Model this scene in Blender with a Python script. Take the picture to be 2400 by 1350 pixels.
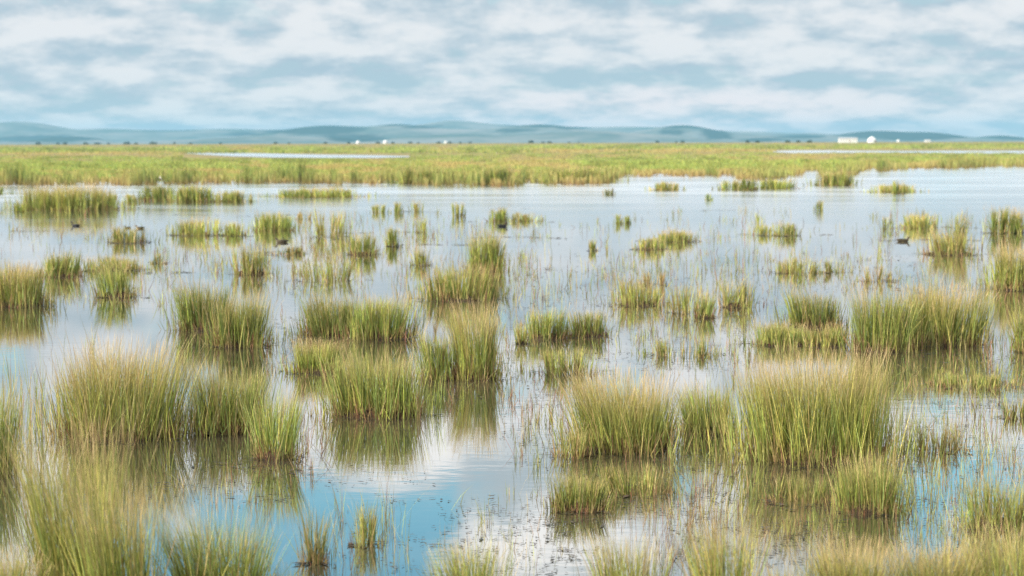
import bpy, bmesh, math, random
import numpy as np
from mathutils import Matrix, Vector

for o in list(bpy.data.objects):
    bpy.data.objects.remove(o)
scene = bpy.context.scene
COL = scene.collection
R = math.radians

# ------------------------------------------------------------------ camera
CAM_H = 3.2
LENS = 70.0
FPX = 2400 * LENS / 36.0
PITCH = math.atan((675 - 335) / FPX)
ROLL = R(0.17)
cam_data = bpy.data.cameras.new("camera")
cam = bpy.data.objects.new("camera", cam_data)
COL.objects.link(cam)
cam_data.lens = LENS
cam_data.sensor_width = 36.0
cam_data.clip_start = 0.5
cam_data.clip_end = 60000
ROT = Matrix.Rotation(R(90) - PITCH, 4, 'X') @ Matrix.Rotation(-ROLL, 4, 'Z')
cam.matrix_world = Matrix.Translation((0, 0, CAM_H)) @ ROT
cam_data.dof.use_dof = True
cam_data.dof.focus_distance = 22.0
cam_data.dof.aperture_fstop = 2.2
scene.camera = cam

# ------------------------------------------------------------------ light
SUN_EL, SUN_AZ = 33.0, -120.0     # azimuth measured from +Y towards +X
sun_dir = Vector((math.sin(R(SUN_AZ)) * math.cos(R(SUN_EL)),
                  math.cos(R(SUN_AZ)) * math.cos(R(SUN_EL)), math.sin(R(SUN_EL))))
sd = bpy.data.lights.new("sun", 'SUN')
sd.energy = 5.0
sd.angle = R(0.8)
sd.color = (1.0, 0.93, 0.82)
sun = bpy.data.objects.new("sun", sd)
COL.objects.link(sun)
sun.rotation_euler = sun_dir.to_track_quat('Z', 'Y').to_euler()

world = bpy.data.worlds.new("World")
scene.world = world
world.use_nodes = True
WT = world.node_tree
WT.nodes.clear()


class NG:
    """small helper for writing node maths"""
    def __init__(self, tree):
        self.t = tree

    def n(self, kind, **kw):
        nd = self.t.nodes.new(kind)
        for k, v in kw.items():
            setattr(nd, k, v)
        return nd

    def put(self, sock, v):
        if isinstance(v, bpy.types.NodeSocket):
            self.t.links.new(v, sock)
        else:
            sock.default_value = v

    def m(self, op, a, b=0.0, c=0.0, clamp=False):
        nd = self.n('ShaderNodeMath', operation=op, use_clamp=clamp)
        for i, v in enumerate((a, b, c)):
            self.put(nd.inputs[i], v)
        return nd.outputs[0]

    def noise(self, vec, scale, detail=5.0, rough=0.5, dist=0.0):
        nd = self.n('ShaderNodeTexNoise', noise_dimensions='3D')
        self.put(nd.inputs['Vector'], vec)
        nd.inputs['Scale'].default_value = scale
        nd.inputs['Detail'].default_value = detail
        nd.inputs['Roughness'].default_value = rough
        nd.inputs['Distortion'].default_value = dist
        return nd.outputs['Fac']

    def ss(self, v, lo, hi, a=0.0, b=1.0):
        nd = self.n('ShaderNodeMapRange', interpolation_type='SMOOTHSTEP')
        self.put(nd.inputs['Value'], v)
        for k, x in (('From Min', lo), ('From Max', hi), ('To Min', a), ('To Max', b)):
            self.put(nd.inputs[k], x)
        return nd.outputs['Result']

    def mix(self, f, a, b):
        nd = self.n('ShaderNodeMix', data_type='RGBA')
        self.put(nd.inputs['Factor'], f)
        for s, v in ((nd.inputs[6], a), (nd.inputs[7], b)):
            self.put(s, v if isinstance(v, bpy.types.NodeSocket) else (*v, 1.0))
        return nd.outputs[2]

    def xyz(self, x, y, z):
        nd = self.n('ShaderNodeCombineXYZ')
        for s, v in zip(nd.inputs, (x, y, z)):
            self.put(s, v)
        return nd.outputs[0]


def build_sky():
    g = NG(WT)
    out = g.n('ShaderNodeOutputWorld')
    tc = g.n('ShaderNodeTexCoord')
    sep = g.n('ShaderNodeSeparateXYZ')
    WT.links.new(tc.outputs['Generated'], sep.inputs[0])
    x, y, zz = sep.outputs
    z = g.m('MAXIMUM', zz, 0.0)
    E0 = 0.05
    r = g.m('SQRT', g.m('ADD', g.m('MULTIPLY', x, x), g.m('ADD', g.m('MULTIPLY', y, y), 1e-6)))
    ux, uy = g.m('DIVIDE', x, r), g.m('DIVIDE', y, r)

    def q(mult, seed):
        k = g.m('LOGARITHM', g.m('DIVIDE', 1.0, g.m('MULTIPLY', g.m('ADD', z, E0), mult)), math.e)
        k = g.m('ADD', k, 1.3)
        return g.xyz(g.m('MULTIPLY', ux, k), g.m('MULTIPLY', uy, k), seed)

    def field(mult):
        a = g.noise(q(mult, 3.7), 6.8, 7.0, 0.57, 0.12)
        b = g.noise(q(mult, 9.1), 2.6, 3.0, 0.5)
        return g.m('ADD', g.m('MULTIPLY', a, 0.72), g.m('MULTIPLY', b, 0.28))
    d0 = field(1.0)
    d1 = field(1.14)

    # broad breaks and banks of this cloud deck: (azimuth slope, elevation slope, half sizes, amount)
    def blob(ax, ez, sx, sz, amt):
        a = g.m('DIVIDE', g.m('SUBTRACT', ux, ax), sx)
        b = g.m('DIVIDE', g.m('SUBTRACT', z, ez), sz)
        e = g.m('POWER', math.e, g.m('MULTIPLY', g.m('ADD', g.m('MULTIPLY', a, a), g.m('MULTIPLY', b, b)), -1.0))
        return g.m('MULTIPLY', e, amt)
    bias = None
    for args in ((-0.112, 0.207, 0.066, 0.034, -0.42), (-0.14, 0.066, 0.022, 0.006, -0.20),
                 (0.235, 0.165, 0.05, 0.03, -0.14), (-0.03, 0.158, 0.09, 0.014, 0.14),
                 (0.02, 0.205, 0.04, 0.04, 0.12), (0.085, 0.015, 0.10, 0.009, 0.22),
                 (-0.09, 0.024, 0.13, 0.007, -0.07), (0.07, 0.030, 0.17, 0.0045, -0.12),
                 (0.07, 0.060, 0.16, 0.012, 0.06), (-0.19, 0.062, 0.05, 0.012, 0.07)):
        b_ = blob(*args)
        bias = b_ if bias is None else g.m('ADD', bias, b_)
    d = g.m('ADD', d0, bias)
    cover = g.ss(d, 0.33, 0.45)
    veil = g.ss(z, 0.06, 0.14, 0.97, 0.0)
    cover = g.m('MAXIMUM', cover, veil)
    relief = g.m('MULTIPLY', g.m('SUBTRACT', d0, d1), 2.7)
    body = g.m('MULTIPLY', g.m('SUBTRACT', d, 0.50), 1.7)
    light = g.m('ADD', g.m('ADD', relief, body), 0.50, clamp=True)
    light = g.ss(light, -0.02, 1.0)
    # clouds overhead are lit from above and seen brighter than those far off
    high = g.ss(z, 0.06, 0.20)
    pink = g.m('MULTIPLY', blob(0.085, 0.014, 0.13, 0.012, 1.0), 1.3, clamp=True)
    white = g.mix(pink, (0.68, 0.68, 0.69), (0.80, 0.71, 0.71))
    white = g.mix(high, white, (1.25, 1.24, 1.23))
    grey = g.mix(high, (0.355, 0.445, 0.515), (0.54, 0.65, 0.72))
    ccol = g.mix(light, grey, white)
    sky = g.n('ShaderNodeTexSky', sky_type='NISHITA')
    sky.sun_disc = False
    sky.sun_elevation = R(SUN_EL)
    sky.sun_rotation = R(SUN_AZ)
    sky.air_density = 1.0
    sky.dust_density = 0.3
    sky.ozone_density = 2.0
    bg1 = g.n('ShaderNodeBackground')
    bg1.inputs['Strength'].default_value = 0.15
    tint = g.n('ShaderNodeVectorMath', operation='MULTIPLY')
    WT.links.new(sky.outputs[0], tint.inputs[0])
    tint.inputs[1].default_value = (0.66, 1.08, 1.02)
    WT.links.new(tint.outputs[0], bg1.inputs['Color'])
    bg2 = g.n('ShaderNodeBackground')
    WT.links.new(ccol, bg2.inputs['Color'])
    bg2.inputs['Strength'].default_value = 1.0
    mx = g.n('ShaderNodeMixShader')
    WT.links.new(cover, mx.inputs[0])
    WT.links.new(bg1.outputs[0], mx.inputs[1])
    WT.links.new(bg2.outputs[0], mx.inputs[2])
    WT.links.new(mx.outputs[0], out.inputs['Surface'])


build_sky()

vs = scene.view_settings
vs.view_transform = 'Standard'
vs.look = 'None'
vs.gamma = 1.0
vs.use_curve_mapping = False
vs.exposure = 0.34
scene.render.engine = 'CYCLES'
cy = scene.cycles
cy.max_bounces = 6
cy.diffuse_bounces = 2
cy.glossy_bounces = 3
cy.transmission_bounces = 2
cy.transparent_max_bounces = 4
cy.volume_bounces = 1
cy.use_denoising = True
cy.denoising_prefilter = 'NONE'
cy.use_adaptive_sampling = False
cy.caustics_reflective = False
cy.caustics_refractive = False
cy.sample_clamp_indirect = 4.0

# ------------------------------------------------------------------ picture geometry helpers
RM = np.array(ROT.to_3x3())


def ray(px, py):
    v = np.stack([(np.asarray(px, float) - 1200) / FPX, -(np.asarray(py, float) - 675) / FPX,
                  -np.ones_like(np.asarray(px, float))], -1)
    return v @ RM.T


def ground(px, py, z=0.0):
    d = ray(px, py)
    t = (z - CAM_H) / d[..., 2]
    return d[..., 0] * t, d[..., 1] * t


def at_depth(px, py, dist):
    """point on the ray of a pixel at a given forward distance"""
    d = ray(px, py)
    t = dist / d[..., 1]
    return d[..., 0] * t, dist, CAM_H + d[..., 2] * t


# ------------------------------------------------------------------ object helpers
def tag(o, label=None, cat=None, group=None, kind=None):
    for k, v in (('label', label), ('category', cat), ('group', group), ('kind', kind)):
        if v:
            o[k] = v
    return o


def empty(name, loc):
    o = bpy.data.objects.new(name, None)
    COL.objects.link(o)
    o.location = loc
    o.empty_display_size = 0.2
    return o


def link(name, me, mat, parent=None, smooth=False):
    o = bpy.data.objects.new(name, me)
    COL.objects.link(o)
    if mat:
        me.materials.append(mat)
    if parent:
        o.parent = parent
    if smooth:
        me.polygons.foreach_set('use_smooth', np.ones(len(me.polygons), bool))
    return o


def np_mesh(name, verts, quads=None, tris=None, col=None):
    me = bpy.data.meshes.new(name)
    verts = np.asarray(verts, np.float32)
    parts, starts, n = [], [], 0
    for f, k in ((quads, 4), (tris, 3)):
        if f is not None and len(f):
            f = np.asarray(f, np.int32)
            parts.append(f.ravel())
            starts.append(n + np.arange(len(f), dtype=np.int32) * k)
            n += f.size
    idx = np.concatenate(parts)
    st = np.concatenate(starts).astype(np.int32)
    me.vertices.add(len(verts))
    me.vertices.foreach_set('co', verts.ravel())
    me.loops.add(len(idx))
    me.loops.foreach_set('vertex_index', idx)
    me.polygons.add(len(st))
    me.polygons.foreach_set('loop_start', st)
    if col is not None:
        a = me.color_attributes.new('tint', 'FLOAT_COLOR', 'POINT')
        c4 = np.ones((len(verts), 4), np.float32)
        c4[:, :3] = col
        a.data.foreach_set('color', c4.ravel())
    me.update(calc_edges=True)
    me.validate()
    return me


def vnoise(x, y, seed=0, octaves=4):
    x = np.asarray(x, float)
    y = np.asarray(y, float)
    tot = np.zeros(np.broadcast(x, y).shape)
    amp, norm = 1.0, 0.0

    def h(i, j, s):
        n = (i * 374761393 + j * 668265263 + s * 1442695041) & 0xFFFFFFFF
        n = ((n ^ (n >> 13)) * 1274126177) & 0xFFFFFFFF
        return ((n ^ (n >> 16)) & 0xFFFF) / 65535.0
    for o in range(octaves):
        i = np.floor(x).astype(np.int64)
        j = np.floor(y).astype(np.int64)
        fx, fy = x - i, y - j
        fx = fx * fx * (3 - 2 * fx)
        fy = fy * fy * (3 - 2 * fy)
        s = seed + o * 17
        v = (h(i, j, s) * (1 - fx) + h(i + 1, j, s) * fx) * (1 - fy) + (h(i, j + 1, s) * (1 - fx) + h(i + 1, j + 1, s) * fx) * fy
        tot = tot + v * amp
        norm += amp
        amp *= 0.5
        x, y = x * 2.03, y * 2.03
    return tot / norm


def sstep(v, a, b):
    t = np.clip((np.asarray(v, float) - a) / (b - a), 0, 1)
    return t * t * (3 - 2 * t)


# ------------------------------------------------------------------ materials
def new_mat(name):
    m = bpy.data.materials.new(name)
    m.use_nodes = True
    m.node_tree.nodes.clear()
    g = NG(m.node_tree)
    out = g.n('ShaderNodeOutputMaterial')
    return m, g, out


def leaf_mat(name, trans=0.27, rough=0.6, spec=0.25):
    m, g, out = new_mat(name)
    a = g.n('ShaderNodeAttribute', attribute_name='tint')
    tc = g.n('ShaderNodeTexCoord')
    nz = g.noise(tc.outputs['Object'], 30.0, 3.0)
    hsv = g.n('ShaderNodeHueSaturation')
    g.put(hsv.inputs['Color'], a.outputs['Color'])
    g.put(hsv.inputs['Value'], g.ss(nz, 0.3, 0.7, 0.85, 1.15))
    p = g.n('ShaderNodeBsdfPrincipled')
    g.put(p.inputs['Base Color'], hsv.outputs[0])
    p.inputs['Roughness'].default_value = rough
    p.inputs['Specular IOR Level'].default_value = spec
    t = g.n('ShaderNodeBsdfTranslucent')
    g.put(t.inputs['Color'], hsv.outputs[0])
    mx = g.n('ShaderNodeMixShader')
    mx.inputs[0].default_value = trans
    g.t.links.new(p.outputs[0], mx.inputs[1])
    g.t.links.new(t.outputs[0], mx.inputs[2])
    g.t.links.new(mx.outputs[0], out.inputs['Surface'])
    return m


def plain_mat(name, col, rough=0.7, var=0.15, scale=4.0, spec=0.3, bump=0.0):
    m, g, out = new_mat(name)
    tc = g.n('ShaderNodeTexCoord')
    nz = g.noise(tc.outputs['Object'], scale, 4.0)
    lo = tuple(c * (1 - var) for c in col)
    hi = tuple(min(1, c * (1 + var)) for c in col)
    c = g.mix(g.ss(nz, 0.3, 0.7), lo, hi)
    p = g.n('ShaderNodeBsdfPrincipled')
    g.put(p.inputs['Base Color'], c)
    p.inputs['Roughness'].default_value = rough
    p.inputs['Specular IOR Level'].default_value = spec
    if bump:
        b = g.n('ShaderNodeBump')
        b.inputs['Strength'].default_value = bump
        b.inputs['Distance'].default_value = 0.02
        g.put(b.inputs['Height'], nz)
        g.put(p.inputs['Normal'], b.outputs[0])
    g.t.links.new(p.outputs[0], out.inputs['Surface'])
    return m


M_BLADE = leaf_mat('sedge_blade')
M_DRY = leaf_mat('dry_stem', 0.25, 0.7, 0.15)
M_FAR = leaf_mat('far_grass', 0.25, 0.8, 0.1)
M_MOUND = plain_mat('root_peat', (0.055, 0.036, 0.022), 0.85, 0.4, 14.0, 0.2, 0.6)
M_WEED = leaf_mat('pondweed_leaf', 0.0, 0.5, 0.3)


def water_mat():
    m, g, out = new_mat('marsh_water')
    tc = g.n('ShaderNodeTexCoord')
    geo = g.n('ShaderNodeNewGeometry')
    mp = g.n('ShaderNodeMapping')
    g.put(mp.inputs['Vector'], geo.outputs['Position'])
    mp.inputs['Scale'].default_value = (0.55, 1.0, 1.0)
    n1 = g.noise(mp.outputs[0], 5.0, 3.0, 0.5)
    mp2 = g.n('ShaderNodeMapping')
    g.put(mp2.inputs['Vector'], geo.outputs['Position'])
    mp2.inputs['Scale'].default_value = (0.28, 1.0, 1.0)
    n2 = g.noise(mp2.outputs[0], 0.16, 4.0, 0.6)
    calm = g.ss(n2, 0.42, 0.62)
    h = g.m('MULTIPLY', n1, g.m('ADD', g.m('MULTIPLY', calm, 0.8), 0.12))
    b = g.n('ShaderNodeBump')
    b.inputs['Strength'].default_value = 0.10
    b.inputs['Distance'].default_value = 0.02
    g.put(b.inputs['Height'], h)
    bed = g.mix(g.ss(g.noise(geo.outputs['Position'], 0.6, 4.0), 0.35, 0.65), (0.030, 0.030, 0.020), (0.065, 0.056, 0.036))
    p = g.n('ShaderNodeBsdfPrincipled')
    g.put(p.inputs['Base Color'], bed)
    p.inputs['Roughness'].default_value = 0.6
    p.inputs['Specular IOR Level'].default_value = 0.0
    gl = g.n('ShaderNodeBsdfGlossy')
    gl.inputs['Color'].default_value = (1, 1, 1, 1)
    sp = g.n('ShaderNodeSeparateXYZ')
    g.put(sp.inputs[0], geo.outputs['Position'])
    # the open water farther out is ruffled by the wind
    g.put(gl.inputs['Roughness'], g.m('ADD', 0.035, g.m('MULTIPLY', g.ss(sp.outputs[1], 50.0, 140.0), g.m('ADD', 0.10, g.m('MULTIPLY', calm, 0.08)))))
    g.put(gl.inputs['Normal'], b.outputs[0])
    fr = g.n('ShaderNodeFresnel')
    fr.inputs['IOR'].default_value = 1.75
    mx = g.n('ShaderNodeMixShader')
    g.put(mx.inputs[0], g.m('ADD', g.m('MULTIPLY', fr.outputs[0], 0.88), 0.21))
    g.t.links.new(p.outputs[0], mx.inputs[1])
    g.t.links.new(gl.outputs[0], mx.inputs[2])
    g.t.links.new(mx.outputs[0], out.inputs['Surface'])
    return m


M_WATER = water_mat()

# ------------------------------------------------------------------ water and land
me = np_mesh('water', [(-900, -60, 0), (900, -60, 0), (900, 1400, 0), (-900, 1400, 0)], quads=[(0, 1, 2, 3)])
water = tag(link('water', me, M_WATER), 'still shallow marsh water mirroring the cloudy sky', 'water', kind='structure')

SHORE = np.array([(-500, 429), (0, 429), (400, 428), (700, 427), (930, 430), (1000, 434), (1200, 434), (1425, 431),
                  (1460, 415), (1530, 412), (1640, 413), (1710, 412), (1730, 419), (1800, 421), (1900, 413), (1960, 416), (2030, 408), (2100, 402),
                  (2200, 398), (2400, 393), (2900, 391)], float)
INLETS = [(1880, 1925, 424, 12), (2005, 2060, 413, 7), (1215, 1265, 431, 6), (885, 940, 428, 5), (560, 640, 428, 3)]


def shore_y(px):
    y = np.interp(px, SHORE[:, 0], SHORE[:, 1]) + (vnoise(px / 40.0, px * 0, 5) - 0.5) * 8 + (vnoise(px / 11.0, px * 0, 6) - 0.5) * 3
    for (a, b, _, dp) in INLETS:
        y = y - dp * (1 - sstep(np.abs(px - (a + b) / 2) / ((b - a) / 2), 0.5, 1.1))
    return y



def land_z(d):
    return 0.05 + 2.62 * sstep(d, 680, 1500) + 0.35 * sstep(d, 1500, 9000)


def land_mat():
    m, g, out = new_mat('marsh_soil')
    geo = g.n('ShaderNodeNewGeometry')
    mp = g.n('ShaderNodeMapping')
    g.put(mp.inputs['Vector'], geo.outputs['Position'])
    mp.inputs['Scale'].default_value = (1.0, 0.5, 1.0)
    n1 = g.noise(mp.outputs[0], 0.03, 6.0, 0.6)
    n2 = g.noise(mp.outputs[0], 0.6, 4.0, 0.6)
    c = g.mix(g.ss(n1, 0.42, 0.60), (0.30, 0.235, 0.105), (0.15, 0.17, 0.04))
    c = g.mix(g.ss(n2, 0.3, 0.7), c, (0.24, 0.19, 0.09))
    p = g.n('ShaderNodeBsdfPrincipled')
    g.put(p.inputs['Base Color'], c)
    p.inputs['Roughness'].default_value = 0.9
    p.inputs['Specular IOR Level'].default_value = 0.1
    g.t.links.new(p.outputs[0], out.inputs['Surface'])
    return m


def build_land():
    pxs = np.linspace(-500, 2900, 341)
    sy = shore_y(pxs)
    x, y = ground(pxs, sy)
    az = x / y
    rows = np.concatenate([[0.0], np.geomspace(0.004, 1.0, 60)])
    V = []
    for k, f in enumerate(rows):
        d = y * (1 - f) + 9800.0 * f
        zz = land_z(d)
        if k == 0:
            zz = zz * 0 - 0.03
        V.append(np.stack([az * d * (1 + 0.25 * f), d, zz], -1))
    V = np.concatenate(V)
    n, r = len(pxs), len(rows)
    i, j = np.meshgrid(np.arange(n - 1), np.arange(r - 1))
    a = (j * n + i).ravel()
    Q = np.stack([a, a + 1, a + n + 1, a + n], -1)
    me = np_mesh('marsh_plain', V, quads=Q)
    tag(link('marsh_plain', me, land_mat(), smooth=True), 'flat grassy marsh plain running to the hills', 'plain', kind='structure')


build_land()


def channel(name, pts, label):
    """a strip of open water lying in the plain"""
    V, n = [], len(pts)
    for (px, y0, y1) in pts:
        for yy in (y1, y0):
            x, y = ground(px, yy, 0.1)
            V.append((x, y, 0.1))
    Q = [(2 * i, 2 * i + 2, 2 * i + 3, 2 * i + 1) for i in range(n - 1)]
    tag(link(name, np_mesh(name, V, quads=Q), M_WATER), label, 'water', kind='structure')


channel('water_channel', [(430, 357, 359), (470, 356, 362), (540, 357, 366), (640, 360, 369), (760, 362.5, 370), (880, 364, 370), (960, 366, 368)],
        'pale strip of open water lying in the far marsh grass')
channel('water_channel', [(1810, 354, 356), (1860, 352.5, 359), (1915, 351.5, 360), (1970, 353, 358), (2120, 354, 358), (2240, 353.5, 359.5), (2320, 353.5, 360), (2450, 353, 360), (2600, 353, 358)],
        'thin strip of open water before the white house')

# ------------------------------------------------------------------ hills
HZ = 335.0
BACK = np.array([(-900, 318), (-600, 300), (-350, 288), (-150, 292), (0, 284), (50, 281), (100, 285), (160, 299), (190, 302), (250, 298), (300, 301), (400, 304), (520, 300), (650, 303), (720, 302),
                 (800, 300), (870, 298), (930, 296), (990, 292), (1030, 284), (1065, 281), (1100, 284), (1160, 292), (1230, 295), (1330, 297), (1400, 300), (1440, 297), (1520, 299),
                 (1600, 300), (1700, 309), (1800, 312), (1850, 315), (1900, 313), (1990, 320), (2100, 326), (2250, 331), (2600, 333), (3200, 325)], float)
MID = np.array([(-900, 334), (-400, 320), (60, 333), (110, 322), (170, 315), (215, 319), (262, 330), (300, 334), (480, 334), (540, 322), (600, 315), (680, 301), (740, 294), (780, 292), (830, 296), (870, 297), (910, 290), (940, 289),
                (990, 295), (1050, 302), (1130, 304), (1200, 297), (1240, 292), (1275, 291), (1330, 297), (1400, 310), (1460, 314), (1520, 306), (1570, 295), (1600, 293), (1640, 298), (1690, 311), (1760, 318), (1850, 322), (1930, 321),
                (1970, 317), (2030, 309), (2080, 309), (2130, 314), (2165, 311), (2210, 316), (2265, 326), (2300, 326), (2335, 317), (2370, 325), (2420, 331), (2700, 330), (3200, 320)], float)
FRONT = np.array([(-900, 330), (0, 331), (60, 327), (150, 332), (330, 331), (520, 322), (640, 317), (760, 320), (860, 327), (980, 318), (1090, 313), (1200, 318), (1290, 311), (1400, 307), (1480, 312), (1560, 318), (1660, 328), (1760, 331), (2050, 334.5), (3200, 334.5)], float)
CLOUD_SHADE = [(165, 322, 80, 10), (70, 326, 55, 4), (770, 303, 100, 13), (850, 322, 75, 10), (690, 306, 70, 5), (925, 291, 45, 4), (1000, 297, 60, 4), (1270, 294, 85, 5), (1210, 306, 50, 5), (1600, 297, 65, 6),  # cloud shadows on the hills, painted as dark patches into the slope colour
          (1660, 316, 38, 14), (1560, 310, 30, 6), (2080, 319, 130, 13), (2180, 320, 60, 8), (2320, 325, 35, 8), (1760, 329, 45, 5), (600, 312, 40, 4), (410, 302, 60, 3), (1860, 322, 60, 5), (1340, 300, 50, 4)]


def hill_mat():
    m, g, out = new_mat('hill_cover')
    a = g.n('ShaderNodeAttribute', attribute_name='tint')
    geo = g.n('ShaderNodeNewGeometry')
    nz = g.noise(geo.outputs['Position'], 0.0022, 7.0, 0.65)
    c = g.mix(g.ss(nz, 0.35, 0.65), (0.065, 0.10, 0.09), (0.23, 0.22, 0.21))
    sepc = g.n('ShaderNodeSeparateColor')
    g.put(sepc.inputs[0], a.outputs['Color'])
    c = g.mix(sepc.outputs[0], c, (0.014, 0.032, 0.026))  # painted cloud shadow darkens the ground colour
    p = g.n('ShaderNodeBsdfPrincipled')
    g.put(p.inputs['Base Color'], c)
    p.inputs['Roughness'].default_value = 0.95
    p.inputs['Specular IOR Level'].default_value = 0.0
    g.t.links.new(p.outputs[0], out.inputs['Surface'])
    return m


M_HILL = hill_mat()


def ridge(name, prof, d0, depth, seed, label):
    pxs = np.linspace(-850, 3150, 260)
    dc = d0 + depth * 0.5
    top = np.interp(pxs, prof[:, 0], prof[:, 1])
    k = np.exp(-np.linspace(-2, 2, 9) ** 2)
    k /= k.sum()
    top = np.convolve(np.pad(top, 4, mode='edge'), k, mode='valid')
    crest = np.maximum((HZ - top) * dc / FPX, 0.0) + 3.0
    T = np.linspace(0, 1, 26)
    V, C = [], []
    for t in T:
        y = d0 + depth * t
        s = np.sin(math.pi * t) ** 1.3 if t <= 0.5 else np.sin(math.pi * t) ** 1.3
        x = (pxs - 1200) / FPX * dc
        z = 2.4 + (crest - 2.4) * s * (1 - 0.55 * (1 - s) * (vnoise(x / 420.0, np.full_like(x, y / 700.0), seed) - 0.2) * 2)
        z = np.where(t in (0.0, 1.0), -1.0, z)
        py = HZ - (z - CAM_H) / y * FPX
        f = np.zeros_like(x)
        for (bx, by, sx, sy) in CLOUD_SHADE:
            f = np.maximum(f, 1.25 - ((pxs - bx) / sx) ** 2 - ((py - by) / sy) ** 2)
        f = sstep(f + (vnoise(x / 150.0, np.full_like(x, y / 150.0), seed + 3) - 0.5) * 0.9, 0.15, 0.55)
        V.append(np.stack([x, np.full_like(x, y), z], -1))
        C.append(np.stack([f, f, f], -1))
    V, C = np.concatenate(V), np.concatenate(C)
    n, r = len(pxs), len(T)
    i, j = np.meshgrid(np.arange(n - 1), np.arange(r - 1))
    a = (j * n + i).ravel()
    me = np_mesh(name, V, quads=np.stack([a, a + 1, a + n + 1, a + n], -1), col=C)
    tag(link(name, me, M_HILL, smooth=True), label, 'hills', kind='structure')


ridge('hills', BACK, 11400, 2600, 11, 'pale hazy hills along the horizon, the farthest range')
ridge('hills', MID, 9600, 1700, 29, 'hazy blue green hills with cloud shadow painted on the slopes, middle range')
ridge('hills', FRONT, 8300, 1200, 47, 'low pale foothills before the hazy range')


# ------------------------------------------------------------------ blades
def ribbons(base, length, lean_dir, lean, bend, width, rng, ts=(0.0, 0.33, 0.7, 1.0), taper=(0.9, 1.0, 0.62, 0.0)):
    """n curved ribbons -> verts, quads, tris, t per vertex, blade index per vertex"""
    n = len(base)
    wa = rng.uniform(0, math.pi, n)
    wd = np.stack([np.cos(wa), np.sin(wa), np.zeros(n)], -1)
    V, TT = [], []
    for t, tp in zip(ts, taper):
        out = lean * t + bend * t * t
        up = np.sqrt(np.maximum(0.05, 1 - (lean + bend * t * 0.9) ** 2 * 0.55))
        p = base + np.stack([lean_dir[:, 0] * out * length, lean_dir[:, 1] * out * length, t * length * up], -1)
        if tp > 0:
            o = wd * (width * tp * 0.5)[:, None]
            V += [p - o, p + o]
            TT += [t, t]
        else:
            V.append(p)
            TT.append(t)
    m = len(V)
    V = np.stack(V, 1).reshape(-1, 3)
    off = (np.arange(n) * m)[:, None]
    k = len(ts)
    quads = [off + np.array([2 * i, 2 * i + 1, 2 * i + 3, 2 * i + 2]) for i in range(k - 2)]
    quads = np.concatenate(quads) if quads else None
    tris = off + np.array([m - 3, m - 2, m - 1])
    return V, quads, tris, np.tile(np.array(TT), n), np.repeat(np.arange(n), m)


GREENS = 1.62 * np.array([1.0, 0.96, 1.15]) * np.array([(0.200, 0.250, 0.040), (0.150, 0.205, 0.040), (0.245, 0.270, 0.050), (0.110, 0.165, 0.035), (0.270, 0.265, 0.065), (0.165, 0.235, 0.060)])
STRAWS = np.array([(0.62, 0.47, 0.20), (0.53, 0.39, 0.155), (0.67, 0.53, 0.26), (0.48, 0.33, 0.145), (0.46, 0.33, 0.15)])
PINKS = np.array([(0.66, 0.49, 0.25), (0.60, 0.42, 0.21), (0.70, 0.54, 0.29)])
BROWNS = np.array([(0.20, 0.10, 0.05), (0.27, 0.15, 0.08), (0.14, 0.075, 0.04), (0.36, 0.23, 0.12), (0.33, 0.15, 0.10)])

STYLE = {   # dryfrac, tip amount, green multiplier, yellow shift, seed heads, thatch
    'G': (0.10, 0.42, 1.16, 0.05, 0.45, 1.0),
    'T': (0.12, 0.66, 1.22, 0.22, 1.0, 1.0),
    'D': (0.07, 0.34, 0.88, -0.05, 0.30, 1.0),
    'P': (0.20, 0.55, 1.20, 0.18, 0.45, 0.6),
    'B': (0.20, 0.45, 0.90, 0.10, 0.3, 2.2),
    'R': (0.55, 0.50, 0.80, 0.20, 0.3, 1.5),
}


def blade_colors(t, bi, n, style, rng, ktip=1.0, kdry=1.0, kmul=1.0):
    dryf, tip, mul, yel, _, _ = STYLE[style]
    tip, dryf, mul = tip * ktip, dryf * kdry, mul * kmul
    g = GREENS[rng.integers(0, len(GREENS), n)] * mul * rng.uniform(0.40, 1.40, (n, 1))
    g = g * np.array([1 + yel * 0.5, 1 + yel * 0.2, 1.0])
    s = STRAWS[rng.integers(0, len(STRAWS), n)] * rng.uniform(0.8, 1.1, (n, 1))
    dry = (rng.random(n) < dryf).astype(float)
    body = g * (1 - dry[:, None]) + s * dry[:, None]
    tipw = np.clip(tip * rng.uniform(0.5, 1.5, n), 0, 1)
    tt = sstep(t, 0.5, 1.0) * tipw[bi]
    c = body[bi] * (1 - tt[:, None]) + s[bi] * tt[:, None]
    b = (np.array([(0.42, 0.34, 0.13)]) * rng.uniform(0.6, 1.1, (n, 1)))[bi]
    bt = (1 - sstep(t, 0.0, 0.3)) * 0.65
    return c * (1 - bt[:, None]) + b * bt[:, None]


def mound_mesh(rx, ry, h, rng):
    na, nr = 22, 5
    ph = rng.uniform(0, 6.28, 3)
    V = []
    for k in range(nr):
        f = (nr - k) / nr
        for a in range(na):
            th = 2 * math.pi * a / na
            w = 1 + 0.10 * math.sin(3 * th + ph[0]) + 0.07 * math.sin(5 * th + ph[1])
            V.append((rx * f * w * math.cos(th), ry * f * w * math.sin(th), h * (1 - f ** 3) * (1 + 0.2 * math.sin(7 * th + ph[2])) - 0.02 * (k == 0)))
    V.append((0, 0, h))
    Q = [(k * na + a, k * na + (a + 1) % na, (k + 1) * na + (a + 1) % na, (k + 1) * na + a) for k in range(nr - 1) for a in range(na)]
    T = [((nr - 1) * na + a, (nr - 1) * na + (a + 1) % na, nr * na) for a in range(na)]
    return np_mesh('root_mound', V, quads=Q, tris=T)


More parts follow.
